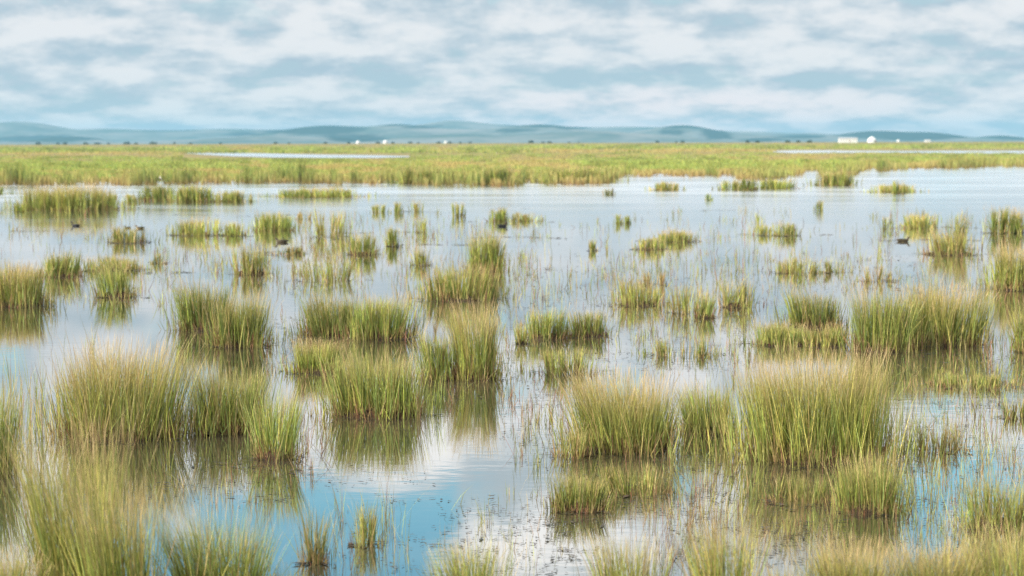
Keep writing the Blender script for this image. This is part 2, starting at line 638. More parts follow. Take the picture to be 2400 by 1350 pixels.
def scatter(n, rx, ry, rng, clump=0.5):
    """points in an uneven ellipse, partly gathered into bunches"""
    k = max(3, int(n / 28))
    ca = rng.uniform(0, 6.283, k)
    cr = np.sqrt(rng.uniform(0, 1, k)) * 0.93
    cx, cyy = np.cos(ca) * cr, np.sin(ca) * cr
    a = rng.uniform(0, 6.283, n)
    r = np.sqrt(rng.uniform(0, 1, n))
    ph = rng.uniform(0, 6.28, 2)
    edge = 1 + 0.16 * np.sin(2 * a + ph[0]) + 0.11 * np.sin(3 * a + ph[1])
    x, y = np.cos(a) * r * edge, np.sin(a) * r * edge
    m = rng.random(n) < clump
    which = rng.integers(0, k, n)
    x = np.where(m, cx[which] + rng.normal(0, 0.055, n), x)
    y = np.where(m, cyy[which] + rng.normal(0, 0.055, n), y)
    return x, y, x * rx, y * ry, np.where(m, which, -1), k


def tussock(name, x0, x1, yb, yt, style, dens, splay, label, cat='grass tussock', group=None, ryk=0.8, seed=None, lean=0.0):
    seed = seed if seed is not None else int(x0 * 7 + yb * 131) & 0xFFFF
    rng = np.random.default_rng(seed)
    cx = 0.5 * (x0 + x1)
    gx, gy = ground(cx, yb)
    wid = (x1 - x0) / FPX * gy
    rx = 0.5 * wid * (1 - 0.42 * splay)
    ry = min(rx * ryk, 1.3 + 0.012 * gy)
    gy2 = gy + ry
    gx2 = gx * gy2 / gy
    _, _, zt = at_depth(cx, yt, gy2)
    h = max(0.12, float(zt)) * (0.91 + 0.16 * float(sstep(gy, 28, 60)))
    root = empty(name, (gx2, gy2, 0))
    TUS.append((gx2, gy2, rx, ry))
    pxm = gy2 / 1991.0
    w0 = max(0.006, 0.70 * pxm)
    n = int(np.clip(dens * 6.6 * 2 * rx / (w0 * 0.6), 30, 6500))
    ux, uy, bx, by, wh, nk = scatter(n, rx, ry, rng, 0.72 if dens > 0.5 else 0.8)
    rad = np.sqrt(ux * ux + uy * uy)
    fr = rng.random(n) < 0.17                        # loose stems straying out round the foot
    k_ = np.where(fr, rng.uniform(1.0, 1.35, n) * (1 + np.abs(rng.normal(0, 0.22, n))) / np.maximum(rad, 0.5), 1.0)
    bx, by = bx * k_, by * k_
    hv = 0.80 + 0.34 * vnoise(bx * 2.4 + 40, by * 2.4 + 40, seed, 2)
    L = h * hv * np.clip(1 - 0.05 * rad ** 2, 0.6, 1) * np.where(rng.random(n) < 0.16, rng.uniform(0.35, 0.8, n), rng.uniform(0.86, 1.05, n))
    L = np.where(fr, L * rng.uniform(0.25, 0.85, n), L)
    bunch_h = np.append(rng.uniform(0.82, 1.12, nk), 1.0)
    L = L * bunch_h[wh]
    bunch_a = np.append(rng.normal(0, 0.7, nk), 0.0)
    ang = np.arctan2(uy, ux) + rng.normal(0, 0.9, n) + bunch_a[wh]
    ld = np.stack([np.cos(ang), np.sin(ang)], -1)
    ln = splay * 0.42 * rad * rng.uniform(0.2, 1.3, n) + np.abs(rng.normal(0, 0.09, n)) + np.append(np.abs(rng.normal(0, 0.06, nk)), 0)[wh]
    bd = splay * 0.12 * rad + np.abs(rng.normal(0, 0.04, n))
    ben = rng.random(n) < 0.05                      # fallen and broken stems
    ln = np.where(ben, rng.uniform(0.3, 0.75, n), ln)
    L = np.where(ben, L * rng.uniform(0.5, 0.8, n), L)
    w = w0 * rng.uniform(0.55, 1.3, n)
    base = np.stack([bx, by, np.full(n, -0.015)], -1)
    V, Q, T, t, bi = ribbons(base, L, ld, ln, bd, w, rng)
    V[:, 0] += lean * (V[:, 2].clip(0) ** 1.6)
    C = blade_colors(t, bi, n, style, rng, rng.uniform(0.5, 1.25), rng.uniform(0.6, 2.0), rng.uniform(0.82, 1.15))
    # green varies in broad streaks through the tussock
    st = np.append(rng.uniform(0.72, 1.28, nk), 1.0)[wh] * (0.8 + 0.40 * vnoise(bx * 3.1 + 9, by * 3.1 + 9, seed + 5, 2))
    C = C * st[bi][:, None] * (1.0 + 0.18 * float(sstep(gy, 40, 80)))
    tag(link('blades', np_mesh('blades', V, Q, T, C), M_BLADE, root), kind='stuff')
    # flowering stems
    ns = int(n * 0.50 * STYLE[style][4])
    if ns > 8 and h > 0.3:
        ux, uy, bx, by, wh, nk = scatter(ns, rx * 0.95, ry * 0.95, rng, 0.4)
        rad = np.sqrt(ux * ux + uy * uy)
        ang = np.arctan2(uy, ux) + rng.normal(0, 0.9, ns)
        ld = np.stack([np.cos(ang), np.sin(ang)], -1)
        L = h * rng.uniform(0.72, 1.14, ns) * (0.78 + 0.40 * vnoise(bx * 2.4 + 40, by * 2.4 + 40, seed, 2))
        V, Q, T, t, bi = ribbons(np.stack([bx, by, np.zeros(ns)], -1), L, ld, splay * 0.4 * rad * rng.uniform(0.2, 1.2, ns) + np.abs(rng.normal(0, 0.11, ns)),
                                 splay * 0.12 * rad + np.abs(rng.normal(0.03, 0.10, ns)), w0 * rng.uniform(0.35, 0.65, ns), rng,
                                 ts=(0.0, 0.55, 0.80, 0.90, 1.0), taper=(0.5, 0.45, 0.4, 0.75, 0.0))
        V[:, 0] += lean * (V[:, 2].clip(0) ** 1.6)
        s = GREENS[rng.integers(0, len(GREENS), ns)] * 0.95
        pk = PINKS[rng.integers(0, len(PINKS), ns)]
        k = sstep(t, 0.5, 0.9)[:, None]
        tag(link('seed_heads', np_mesh('seed_heads', V, Q, T, s[bi] * (1 - k) + pk[bi] * k), M_DRY, root), kind='stuff')
    # brown dead stems round the foot
    nt = int(n * (0.22 if gy < 60 else 0.10) * STYLE[style][5])
    if nt > 6:
        a = rng.uniform(0, 6.283, nt)
        rr = rng.uniform(0.72, 1.10, nt) * (1 + (rng.random(nt) < 0.35) * np.abs(rng.normal(0, 0.22, nt)))
        bx, by = np.cos(a) * rr * rx, np.sin(a) * rr * ry
        ang = a + rng.normal(0, 0.8, nt)
        ld = np.stack([np.cos(ang), np.sin(ang)], -1)
        L = min(0.32, h * 0.38) * rng.uniform(0.35, 1.2, nt)
        V, Q, T, t, bi = ribbons(np.stack([bx, by, np.full(nt, -0.01)], -1), L, ld, np.abs(rng.normal(0.15, 0.32, nt)).clip(0, 1.05), np.abs(rng.normal(0, 0.12, nt)),
                                 w0 * rng.uniform(0.6, 1.2, nt), rng, ts=(0, 0.5, 1.0), taper=(1, 0.9, 0.0))
        b = BROWNS[rng.integers(0, len(BROWNS), nt)] * rng.uniform(0.7, 1.5, (nt, 1))
        pale = (rng.random(nt) < 0.4)[:, None]
        b = np.where(pale, STRAWS[rng.integers(0, len(STRAWS), nt)] * 0.8, b)
        tag(link('dead_stems', np_mesh('dead_stems', V, Q, T, b[bi]), M_DRY, root), kind='stuff')
    if dens > 0.45 and gy < 60:
        link('root_mound', mound_mesh(rx * 0.97, ry * 0.97, min(0.10, 0.12 * h), rng), M_MOUND, root, smooth=True)
    tag(root, label, cat, group)
    return root


TUS = []
G1 = 'sedge tussocks standing in the near water'
G2 = 'sedge tussocks standing in the middle water'
G3 = 'small grass tufts standing in the open water'
G4 = 'low grass islands along the far shore'
# x0, x1, base y, top y in the photograph, style, density, splay, label
T1 = [
 (-90, 30, 1124, 835, 'G', 1.0, 0.15, 'tall upright green tussock cut by the left edge of the picture'),
 (130, 432, 1036, 790, 'T', 1.1, 0.30, 'big sedge tussock with golden tops beside the tall left foreground grass'),
 (85, 290, 1440, 935, 'T', 0.70, 0.10, 'tallest foreground tussock, golden feathery tops, lower left'),
 (190, 385, 1470, 1050, 'T', 0.62, 0.10, 'foreground tussock at the right flank of the tallest one'),
 (448, 640, 1020, 830, 'G', 1.0, 0.30, 'rounded green tussock between the big golden one and the open water'),
 (600, 695, 1080, 900, 'G', 0.75, 0.20, 'narrow green tongue of sedge at the right flank of a rounded tussock'),
 (385, 640, 1450, 1185, 'G', 0.85, 0.55, 'out of focus fan of green blades with pink tips at the bottom edge'),
 (-60, 105, 1470, 1255, 'T', 1.0, 0.5, 'blurred pale grass filling the bottom left corner'),
 (702, 770, 1325, 1180, 'B', 0.45, 0.30, 'thin reddish green tuft standing in the blue reflection'),
 (822, 892, 1282, 1168, 'P', 0.40, 0.15, 'sparse upright stems in the blue reflection'),
 (775, 992, 982, 800, 'G', 1.1, 0.15, 'square green tussock with a clear mirror image below it'),
 (985, 1062, 892, 765, 'G', 0.85, 0.15, 'slender green tussock just left of the tall golden topped one'),
 (1062, 1165, 892, 712, 'T', 1.1, 0.12, 'tall narrow tussock with golden top in the middle of the picture'),
 (1325, 1600, 1064, 862, 'T', 1.15, 0.42, 'fan shaped yellow green tussock right of the open water'),
 (1590, 1722, 1022, 885, 'G', 0.95, 0.35, 'low green tussock wedged between the two biggest on the right'),
 (1732, 2085, 1090, 805, 'T', 1.25, 0.18, 'widest and largest tussock, golden top, right side'),
 (1955, 2115, 1207, 1045, 'G', 0.85, 0.20, 'green clump in front of the largest tussock'),
 (1790, 1960, 1185, 1095, 'B', 0.30, 0.35, 'thin brownish growth before the largest tussock'),
 (1285, 1425, 1202, 1085, 'B', 0.75, 0.40, 'small tuft with rust brown foot below the fan shaped tussock'),
 (1405, 1580, 1165, 1072, 'P', 0.40, 0.30, 'loose green stems in the reflection of the fan shaped tussock'),
 (1295, 1380, 1075, 985, 'B', 0.40, 0.25, 'short rusty stems at the left foot of the fan shaped tussock'),
 (1005, 1215, 1450, 1235, 'G', 0.60, 0.50, 'blurred green tuft at the bottom edge beside the white reflection'),
 (1385, 1565, 1440, 1220, 'P', 0.55, 0.30, 'blurred thin grass at the bottom edge, right of the middle'),
 (1625, 1770, 1450, 1170, 'P', 0.65, 0.25, 'blurred bright green tuft with two tall bunches at the bottom edge'),
 (1880, 2120, 1460, 1255, 'T', 1.0, 0.45, 'blurred straw coloured grass along the bottom edge'),
 (2090, 2300, 1450, 1235, 'T', 1.05, 0.45, 'blurred golden grass near the bottom right corner'),
 (2270, 2480, 1450, 1200, 'P', 0.85, 0.40, 'blurred grass filling the bottom right corner'),
 (1765, 1900, 1470, 1300, 'P', 0.45, 0.40, 'blurred thin grass between the bright bunches and the straw grass'),
 (640, 720, 1440, 1285, 'P', 0.35, 0.35, 'few blurred stems at the bottom edge right of the green fan'),
 (2245, 2420, 1245, 1085, 'P', 0.50, 0.25, 'loose upright green grass at the right edge, in the foreground'),
 (2140, 2265, 1062, 990, 'R', 0.30, 0.35, 'small brownish tuft in the pale blue water on the right'),
 (2345, 2420, 982, 925, 'R', 0.40, 0.30, 'rusty tuft at the right edge above the blue water'),
 (2165, 2375, 912, 862, 'B', 0.42, 0.25, 'low wide strip of grass with brown foot, right of the largest tussock'),
]
for (x0, x1, yb, yt, s, dn, sp, lb) in T1:
    tussock('sedge_tussock', x0, x1, yb, yt, s, dn, sp, lb, group=G1, lean=-0.06 if yb > 1400 else ((x0 * 37 + yb) % 13 - 7) * 0.012)

T2 = [
 (412, 535, 776, 655, 'D', 1.0, 0.18, 'dark green tussock, left half of a joined pair'),
 (500, 628, 815, 665, 'G', 1.05, 0.18, 'green tussock with pink tops, right half of a joined pair'),
 (700, 850, 790, 675, 'D', 1.0, 0.18, 'dark green left end of a wide tussock'),
 (815, 968, 797, 668, 'G', 1.05, 0.15, 'green right end of a wide tussock with straw tops'),
 (682, 810, 876, 785, 'T', 1.0, 0.25, 'low golden tussock before the wide dark one'),
 (985, 1172, 706, 615, 'P', 0.75, 0.25, 'pale loose tussock in front of the bright green column'),
 (1100, 1174, 637, 547, 'G', 1.25, 0.10, 'compact bright green column of sedge with golden crown'),
 (1238, 1330, 796, 705, 'G', 0.80, 0.10, 'upright green clump, left part of the group by open water'),
 (1330, 1424, 790, 712, 'G', 0.75, 0.15, 'upright green clump with brown right foot by open water'),
 (1208, 1238, 806, 735, 'P', 0.65, 0.20, 'slim single bunch left of the upright clumps'),
 (1440, 1552, 718, 648, 'P', 0.60, 0.15, 'light green open clump among thin stems'),
 (1636, 1672, 746, 675, 'G', 0.70, 0.15, 'slim green bunch standing alone among thin stems'),
 (1690, 1758, 722, 640, 'P', 0.55, 0.15, 'loose pale clump right of the slim green bunch'),
 (1572, 1640, 735, 650, 'P', 0.35, 0.20, 'faint thin stems left of the slim green bunch'),
 (1840, 1978, 770, 668, 'D', 1.0, 0.35, 'dark bushy tussock leaning open at its top'),
 (1755, 1905, 812, 745, 'G', 0.85, 0.25, 'low green tussock at the foot of the dark bushy one'),
 (1870, 1990, 815, 755, 'P', 0.60, 0.30, 'pale low grass between two large tussocks'),
 (1995, 2150, 826, 665, 'G', 1.05, 0.22, 'tall green tussock, left half of the broad pair'),
 (2110, 2315, 812, 645, 'T', 1.05, 0.22, 'tall straw topped tussock, right half of the broad pair'),
 (2325, 2460, 682, 572, 'T', 1.0, 0.15, 'golden topped green tussock at the right edge, upper one'),
 (2375, 2470, 828, 690, 'P', 0.7, 0.25, 'pale tussock at the right edge beside the broad pair'),
 (1515, 1690, 838, 785, 'P', 0.25, 0.30, 'thin straw coloured bunches in speckled water'),
 (1260, 1420, 880, 800, 'P', 0.40, 0.25, 'thin pale grass behind the fan shaped tussock'),
 (-60, 112, 720, 608, 'T', 1.1, 0.15, 'broad golden tussock at the left edge with dark foot'),
 (98, 190, 650, 592, 'G', 0.95, 0.25, 'green tussock just right of the broad golden one'),
 (180, 330, 637, 600, 'P', 0.60, 0.20, 'low pale strip of grass behind small tussocks'),
 (225, 315, 698, 605, 'G', 0.60, 0.20, 'slim green tussock with thin foot line, left'),
 (548, 628, 644, 568, 'P', 0.50, 0.15, 'loose pale green clump with brown foot'),
 (820, 882, 598, 548, 'G', 0.65, 0.12, 'small green clump left of a thin column'),
 (908, 936, 578, 532, 'G', 0.85, 0.08, 'thin green column with a clear reflection'),
 (960, 1010, 622, 578, 'P', 0.45, 0.20, 'faint low tuft behind the pale loose tussock'),
 (2158, 2295, 599, 540, 'P', 0.50, 0.25, 'open green tuft with brown foot line on the right'),
 (2228, 2262, 592, 495, 'P', 0.55, 0.12, 'tallest thin bunch rising from the open tuft'),
]
for (x0, x1, yb, yt, s, dn, sp, lb) in T2:
    tussock('sedge_tussock', x0, x1, yb, yt, s, dn, sp, lb, group=G2, lean=((x0 * 37 + yb) % 13 - 7) * 0.012)

T3 = [
 (2316, 2362, 547, 482, 'G', 0.8, 0.12, 'left one of two green tufts near the right edge'),
 (2362, 2400, 546, 488, 'T', 0.9, 0.10, 'right one of two green tufts near the right edge'),
 (2110, 2205, 536, 500, 'P', 0.55, 0.12, 'low straw tuft left of the tall thin bunch'),
 (2068, 2090, 536, 508, 'P', 0.35, 0.10, 'faint stems at the left end of a long foot line'),
 (1815, 1862, 553, 515, 'P', 0.6, 0.10, 'dense part of a long thin strip of stems'),
 (1745, 1815, 551, 525, 'P', 0.28, 0.10, 'sparse left part of a long thin strip of stems'),
 (1490, 1560, 586, 555, 'P', 0.60, 0.20, 'left lower end of a straw coloured islet'),
 (1535, 1628, 568, 540, 'T', 0.75, 0.20, 'right upper end of a straw coloured islet'),
 (1440, 1456, 524, 503, 'G', 0.6, 0.05, 'left one of two tiny twin tufts'),
 (1460, 1476, 524, 503, 'G', 0.6, 0.05, 'right one of two tiny twin tufts'),
 (1912, 1930, 494, 470, 'G', 0.6, 0.08, 'single tiny tuft in wide blue water on the right'),
 (1772, 1784, 523, 495, 'P', 0.5, 0.05, 'tiny thin tuft above the long strip of stems'),
 (1655, 1669, 470, 450, 'D', 0.7, 0.05, 'tiny dark tuft below the far shore'),
 (1378, 1402, 588, 562, 'P', 0.4, 0.15, 'tiny sparse tuft in open water right of centre'),
 (872, 905, 499, 477, 'P', 0.5, 0.08, 'left one of three tiny tufts in a row'),
 (922, 942, 499, 474, 'P', 0.6, 0.05, 'middle one of three tiny tufts in a row'),
 (955, 992, 496, 470, 'P', 0.4, 0.08, 'right one of three tiny tufts in a row'),
 (1062, 1086, 507, 475, 'G', 0.65, 0.08, 'lone tiny upright tuft in open water'),
 (1146, 1188, 520, 488, 'G', 0.9, 0.10, 'small green tuft just above the black swimming bird'),
 (1190, 1282, 519, 498, 'P', 0.32, 0.05, 'thin row of stems right of the tuft by the black bird'),
 (590, 688, 541, 497, 'G', 0.85, 0.15, 'bright green islet left of centre'),
 (410, 516, 553, 512, 'P', 0.65, 0.12, 'straw coloured islet left of a small green tuft'),
 (524, 571, 553, 523, 'G', 0.8, 0.12, 'small green tuft right of the straw coloured islet'),
 (264, 347, 569, 530, 'B', 0.6, 0.08, 'dark footed tuft before two ducks'),
 (738, 812, 556, 490, 'P', 0.30, 0.10, 'faint tall stems right of the bright green islet'),
 (974, 1000, 546, 512, 'G', 0.45, 0.08, 'slim faint tuft behind the bright green column'),
 (694, 735, 514, 495, 'R', 0.3, 0.10, 'short dark stems on a floating line'),
 (630, 712, 598, 575, 'R', 0.32, 0.15, 'low rusty strip in front of the green duck'),
 (355, 392, 618, 590, 'R', 0.3, 0.15, 'tiny rusty tuft near the slim green tussock'),
 (1812, 1930, 642, 603, 'P', 0.38, 0.20, 'wispy strip of grass across the right middle water'),
 (2020, 2092, 660, 622, 'R', 0.25, 0.20, 'wispy brownish stems above the broad pair'),
 (1930, 1985, 640, 606, 'P', 0.22, 0.20, 'thin stems right of the wispy strip'),
 (1500, 1560, 670, 630, 'R', 0.22, 0.15, 'thin brown stems behind the light green open clump'),
 (700, 830, 660, 600, 'P', 0.22, 0.20, 'thin stems behind the wide dark tussock'),
]
for (x0, x1, yb, yt, s, dn, sp, lb) in T3:
    tussock('grass_tuft', x0, x1, yb, yt, s, dn, sp, lb, cat='grass tuft', group=G3)

T4 = [
 (45, 275, 493, 432, 'T', 1.0, 0.10, 'long straw topped grass island, farthest left'),
 (34, 60, 497, 468, 'G', 0.7, 0.08, 'tiny tuft at the left tip of the long straw island'),
 (240, 275, 485, 446, 'G', 0.8, 0.08, 'small green tuft at the right tip of the long straw island'),
 (283, 328, 479, 452, 'P', 0.5, 0.08, 'thin grass between two islands on the left'),
 (328, 412, 471, 432, 'D', 1.1, 0.08, 'dark green grass island, left of two touching'),
 (408, 500, 474, 430, 'G', 1.0, 0.10, 'bright green grass island, right of two touching'),
 (480, 575, 474, 442, 'P', 0.7, 0.10, 'pale thinning tail of the bright green island'),
 (648, 838, 464, 437, 'T', 0.75, 0.08, 'low pale grass island in open water'),
 (-60, 14, 456, 432, 'G', 0.7, 0.10, 'small green island cut by the left edge'),
 (940, 1062, 432, 386, 'D', 1.0, 0.06, 'dark reed clump at the far shore, wider one'),
 (1108, 1206, 434, 386, 'D', 0.9, 0.06, 'dark reed clump at the far shore, narrower one'),
 (1268, 1428, 429, 388, 'G', 1.0, 0.06, 'rounded reed clump at the far shore left of the green bay'),
 (1535, 1592, 447, 424, 'P', 0.8, 0.08, 'pale islet before the green bay'),
 (1680, 1745, 446, 420, 'P', 0.7, 0.06, 'pale left part of an islet row'),
 (1740, 1772, 447, 412, 'D', 1.0, 0.05, 'dark middle tuft of an islet row'),
 (1772, 1868, 444, 418, 'G', 0.8, 0.06, 'green right part of an islet row'),
 (1918, 2002, 436, 396, 'G', 1.1, 0.10, 'dome shaped reed clump at the end of the far shore'),
 (2030, 2152, 452, 430, 'P', 0.6, 0.08, 'low pale islet in the right water'),
 (2095, 2118, 455, 420, 'G', 0.8, 0.06, 'small green tuft on the low pale islet'),
 (1410, 1438, 458, 440, 'P', 0.4, 0.06, 'faint tiny tuft below the far shore'),
]
for (x0, x1, yb, yt, s, dn, sp, lb) in T4:
    tussock('grass_island', x0, x1, yb, yt + 0.10 * (yb - yt), s, dn, sp, lb, cat='grass island', group=G4, ryk=0.45)

# ------------------------------------------------------------------ far reed bed
rng = np.random.default_rng(77)
dtab = np.geomspace(120, 6000, 900)
ytab = HZ + FPX * (CAM_H - land_z(dtab)) / dtab
BLOB = [(-60, 560, 342, 354, 0.9), (180, 560, 364, 393, 0.8), (560, 820, 369, 384, 0.4), (1100, 1870, 337, 350, 0.9), (1925, 2460, 337, 351, 1.0),
        (600, 1050, 344, 358, 0.45), (1410, 1700, 371, 401, 1.2), (1700, 2000, 379, 397, 0.5), (-60, 180, 369, 394, 0.4), (2020, 2460, 364, 379, 0.35),
        (10, 90, 402, 424, 0.6), (310, 470, 398, 422, 0.7), (630, 750, 400, 424, 0.7), (900, 1000, 372, 380, 0.4),
        (-60, 420, 355, 363, -1.0), (200, 580, 394, 405, -0.6), (1280, 1900, 351, 358, -1.2), (1000, 1300, 379, 394, -0.5), (1480, 1720, 405, 414, -1.4),
        (1600, 2000, 400, 410, -0.4), (-60, 2460, 335, 340, -0.5), (700, 900, 388, 398, -0.5), (1950, 2300, 352, 356, -0.6)]


DARKS = [(10, 85), (150, 172), (318, 470), (560, 600), (640, 750), (770, 800), (820, 850), (1215, 1240), (1650, 1680), (2040, 2080), (2200, 2230)]


def greenness(px, py):
    g = (vnoise(px / 55.0, py / 6.0, 21, 4) - 0.5) * 2.8 + 0.12
    for (x0, x1, y0, y1, a) in BLOB:
        cx, cyy, sx, sy = (x0 + x1) / 2, (y0 + y1) / 2, (x1 - x0) / 2, (y1 - y0) / 2
        d = np.maximum(np.abs(px - cx) / sx, np.abs(py - cyy) / sy) + (vnoise(px / 25.0, py / 5.0, 8, 2) - 0.5) * 0.5
        g = g + a * (1 - sstep(d, 0.65, 1.15))
    return np.clip(g + 0.5, 0, 1)


def far_bed(name, n, y_lo, y_hi, label, seed):
    rng = np.random.default_rng(seed)
    px = rng.uniform(-260, 2660, n)
    py = rng.uniform(y_lo, y_hi, n)
    sh = shore_y(px)
    ok = py < sh + 0.5
    px, py, sh = px[ok], py[ok], sh[ok]
    d = np.interp(-py, -ytab[::1][np.argsort(-ytab)] * 0 - np.sort(ytab)[::-1], dtab)
    x = ray(px, py)[:, 0] / ray(px, py)[:, 1] * d
    # roll: keep the true column
    gph = greenness(px, py)
    rel = sh - py
    dark = np.zeros(len(px))
    for (a, b) in DARKS:
        dark = np.maximum(dark, 1 - sstep(np.abs(px - (a + b) / 2) / ((b - a) / 2), 0.55, 1.15))
    dark = dark * (rel < 9) * sstep(vnoise(px / 12.0, py / 6.0, 31, 2), 0.25, 0.5)
    tall = np.where(rel < 7, 1.05, np.where(d < 330, 0.42, np.where(d < 640, 0.26, np.where(d < 1050, 0.85, 0.25))))
    tall = tall * (0.25 + 1.25 * vnoise(px / 26.0, py / 5.0, 3, 3)) * (0.65 + 0.60 * gph) * (1 + 0.3 * dark)
    inch = np.zeros(len(px), bool)
    for poly in (((430, 960), (357, 370)), ((1820, 2600), (351, 360))):
        (a, b), (c, e) = poly
        inch |= (px > a) & (px < b) & (py > c + 1) & (py < e)
    gap = (rel < 6) & (vnoise(px / 13.0, py * 0, 41, 2) < 0.40) & (dark < 0.3)
    gap_b = (np.abs(px - 376) < 7) & (rel < 5)         # the standing bird has open ground
    keep = ~inch & ~gap_b & ~(gap & (rng.random(len(px)) < 0.8))
    px, py, d, x, gph, tall, rel, dark = (v[keep] for v in (px, py, d, x, gph, tall, rel, dark))
    m = len(px)
    L = tall * rng.uniform(0.6, 1.15, m)
    ang = rng.uniform(0, 6.283, m)
    ld = np.stack([np.cos(ang), np.sin(ang)], -1)
    w = d / 1991.0 * rng.uniform(0.5, 1.1, m)
    base = np.stack([x, d, land_z(d) - 0.03], -1)
    V, Q, T, t, bi = ribbons(base, L, ld, np.abs(rng.normal(0, 0.10, m)), np.abs(rng.normal(0, 0.10, m)), w, rng, ts=(0, 0.6, 1.0), taper=(1.0, 0.85, 0.0))
    gr = GREENS[rng.integers(0, len(GREENS), m)] * rng.uniform(0.9, 1.5, (m, 1)) * np.array([0.90, 1.0, 1.0])
    st = STRAWS[rng.integers(0, len(STRAWS), m)] * rng.uniform(0.8, 1.05, (m, 1)) * np.array([0.95, 1.0, 0.85])
    k = np.clip(gph * 1.15 + rng.normal(0, 0.16, m), 0, 1)[:, None]
    k = np.maximum(k, dark[:, None] * 0.9)
    body = (gr * k + st * (1 - k)) * (1 - 0.30 * dark[:, None])
    pn = vnoise(px / 38.0, py / 5.0, 61, 3)
    body = body * (1 - 0.34 * sstep(gph, 0.45, 0.9) * sstep(pn, 0.45, 0.65))[:, None]
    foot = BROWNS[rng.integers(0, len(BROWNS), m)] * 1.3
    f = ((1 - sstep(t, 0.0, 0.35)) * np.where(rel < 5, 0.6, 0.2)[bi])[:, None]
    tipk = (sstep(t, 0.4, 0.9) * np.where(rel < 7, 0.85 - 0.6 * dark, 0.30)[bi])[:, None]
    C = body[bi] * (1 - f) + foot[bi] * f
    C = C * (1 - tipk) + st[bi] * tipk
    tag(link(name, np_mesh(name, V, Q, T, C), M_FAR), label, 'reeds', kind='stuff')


far_bed('reed_bed', 90000, 392, 436, 'belt of reeds and sedge along the far shore', 5)
far_bed('reed_bed', 150000, 337, 393, 'marsh grass covering the plain beyond the shore', 6)

# ------------------------------------------------------------------ thin stems in the water (uncountable)
SP = [  # x0,x1,y0,y1,count,height px at that spot (min,max), style
 (620, 840, 560, 660, 330, .10, .32, 'P'), (1190, 1430, 600, 720, 150, .10, .35, 'P'), (1430, 1770, 590, 760, 420, .08, .32, 'P'), (1780, 2360, 585, 685, 420, .06, .24, 'P'),
 (1490, 1780, 770, 850, 240, .08, .28, 'P'), (2100, 2400, 850, 960, 420, .08, .30, 'P'), (960, 1260, 810, 970, 240, .08, .30, 'R'), (1170, 1320, 880, 1010, 200, .08, .30, 'R'),
 (1200, 1340, 980, 1110, 220, .06, .30, 'P'), (1560, 1780, 1030, 1240, 330, .06, .35, 'P'), (1640, 1990, 1130, 1290, 330, .06, .30, 'R'), (2090, 2420, 970, 1130, 520, .08, .40, 'P'),
 (2080, 2420, 1130, 1340, 420, .08, .45, 'P'), (340, 700, 1080, 1200, 130, .08, .30, 'P'), (640, 780, 980, 1120, 150, .10, .35, 'R'), (780, 960, 1180, 1345, 150, .10, .45, 'P'),
 (1020, 1330, 1150, 1330, 150, .05, .25, 'P'), (0, 110, 900, 1130, 260, .2, .7, 'P'), (30, 110, 1100, 1320, 120, .2, .6, 'R'), (400, 470, 840, 1010, 140, .15, .5, 'P'),
 (60, 420, 640, 720, 160, .08, .28, 'P'), (350, 700, 560, 650, 260, .08, .26, 'P'), (0, 260, 500, 570, 120, .10, .35, 'P'), (680, 1060, 500, 580, 200, .10, .35, 'P'),
 (1060, 1290, 520, 570, 90, .08, .28, 'P'), (1490, 1900, 490, 570, 100, .08, .35, 'P'), (2040, 2330, 500, 600, 200, .10, .38, 'P'), (1400, 1440, 520, 590, 20, .1, .3, 'P'),
 (430, 470, 720, 860, 30, .1, .3, 'P'), (620, 710, 780, 880, 90, .06, .25, 'P'), (960, 1020, 700, 860, 90, .1, .35, 'R'), (1160, 1250, 740, 880, 90, .06, .28, 'P'),
 (1560, 1720, 900, 1030, 90, .1, .4, 'P'), (1500, 1700, 1200, 1345, 240, .1, .4, 'R'), (2300, 2420, 690, 870, 240, .1, .4, 'R'), (1720, 1790, 780, 1000, 90, .1, .4, 'P'),
 (680, 780, 870, 1000, 80, .1, .3, 'R'), (90, 240, 780, 1000, 110, .2, .6, 'P'), (640, 1180, 640, 700, 120, .06, .2, 'P'), (1180, 1420, 900, 960, 90, .1, .3, 'R'),
 (0, 2400, 520, 680, 800, .08, .32, 'P'), (350, 2400, 680, 900, 760, .06, .32, 'P'), (1150, 2400, 600, 880, 420, .06, .26, 'R'), (1250, 2400, 900, 1340, 620, .05, .30, 'R'), (2080, 2420, 880, 1340, 520, .06, .35, 'P'), (1640, 2000, 1190, 1345, 260, .06, .3, 'P'), (600, 1200, 560, 700, 240, .08, .3, 'P'),
]


BIRDS = [(1178, 531), (177, 530), (660, 568), (299, 535), (328, 536), (2117, 566)]


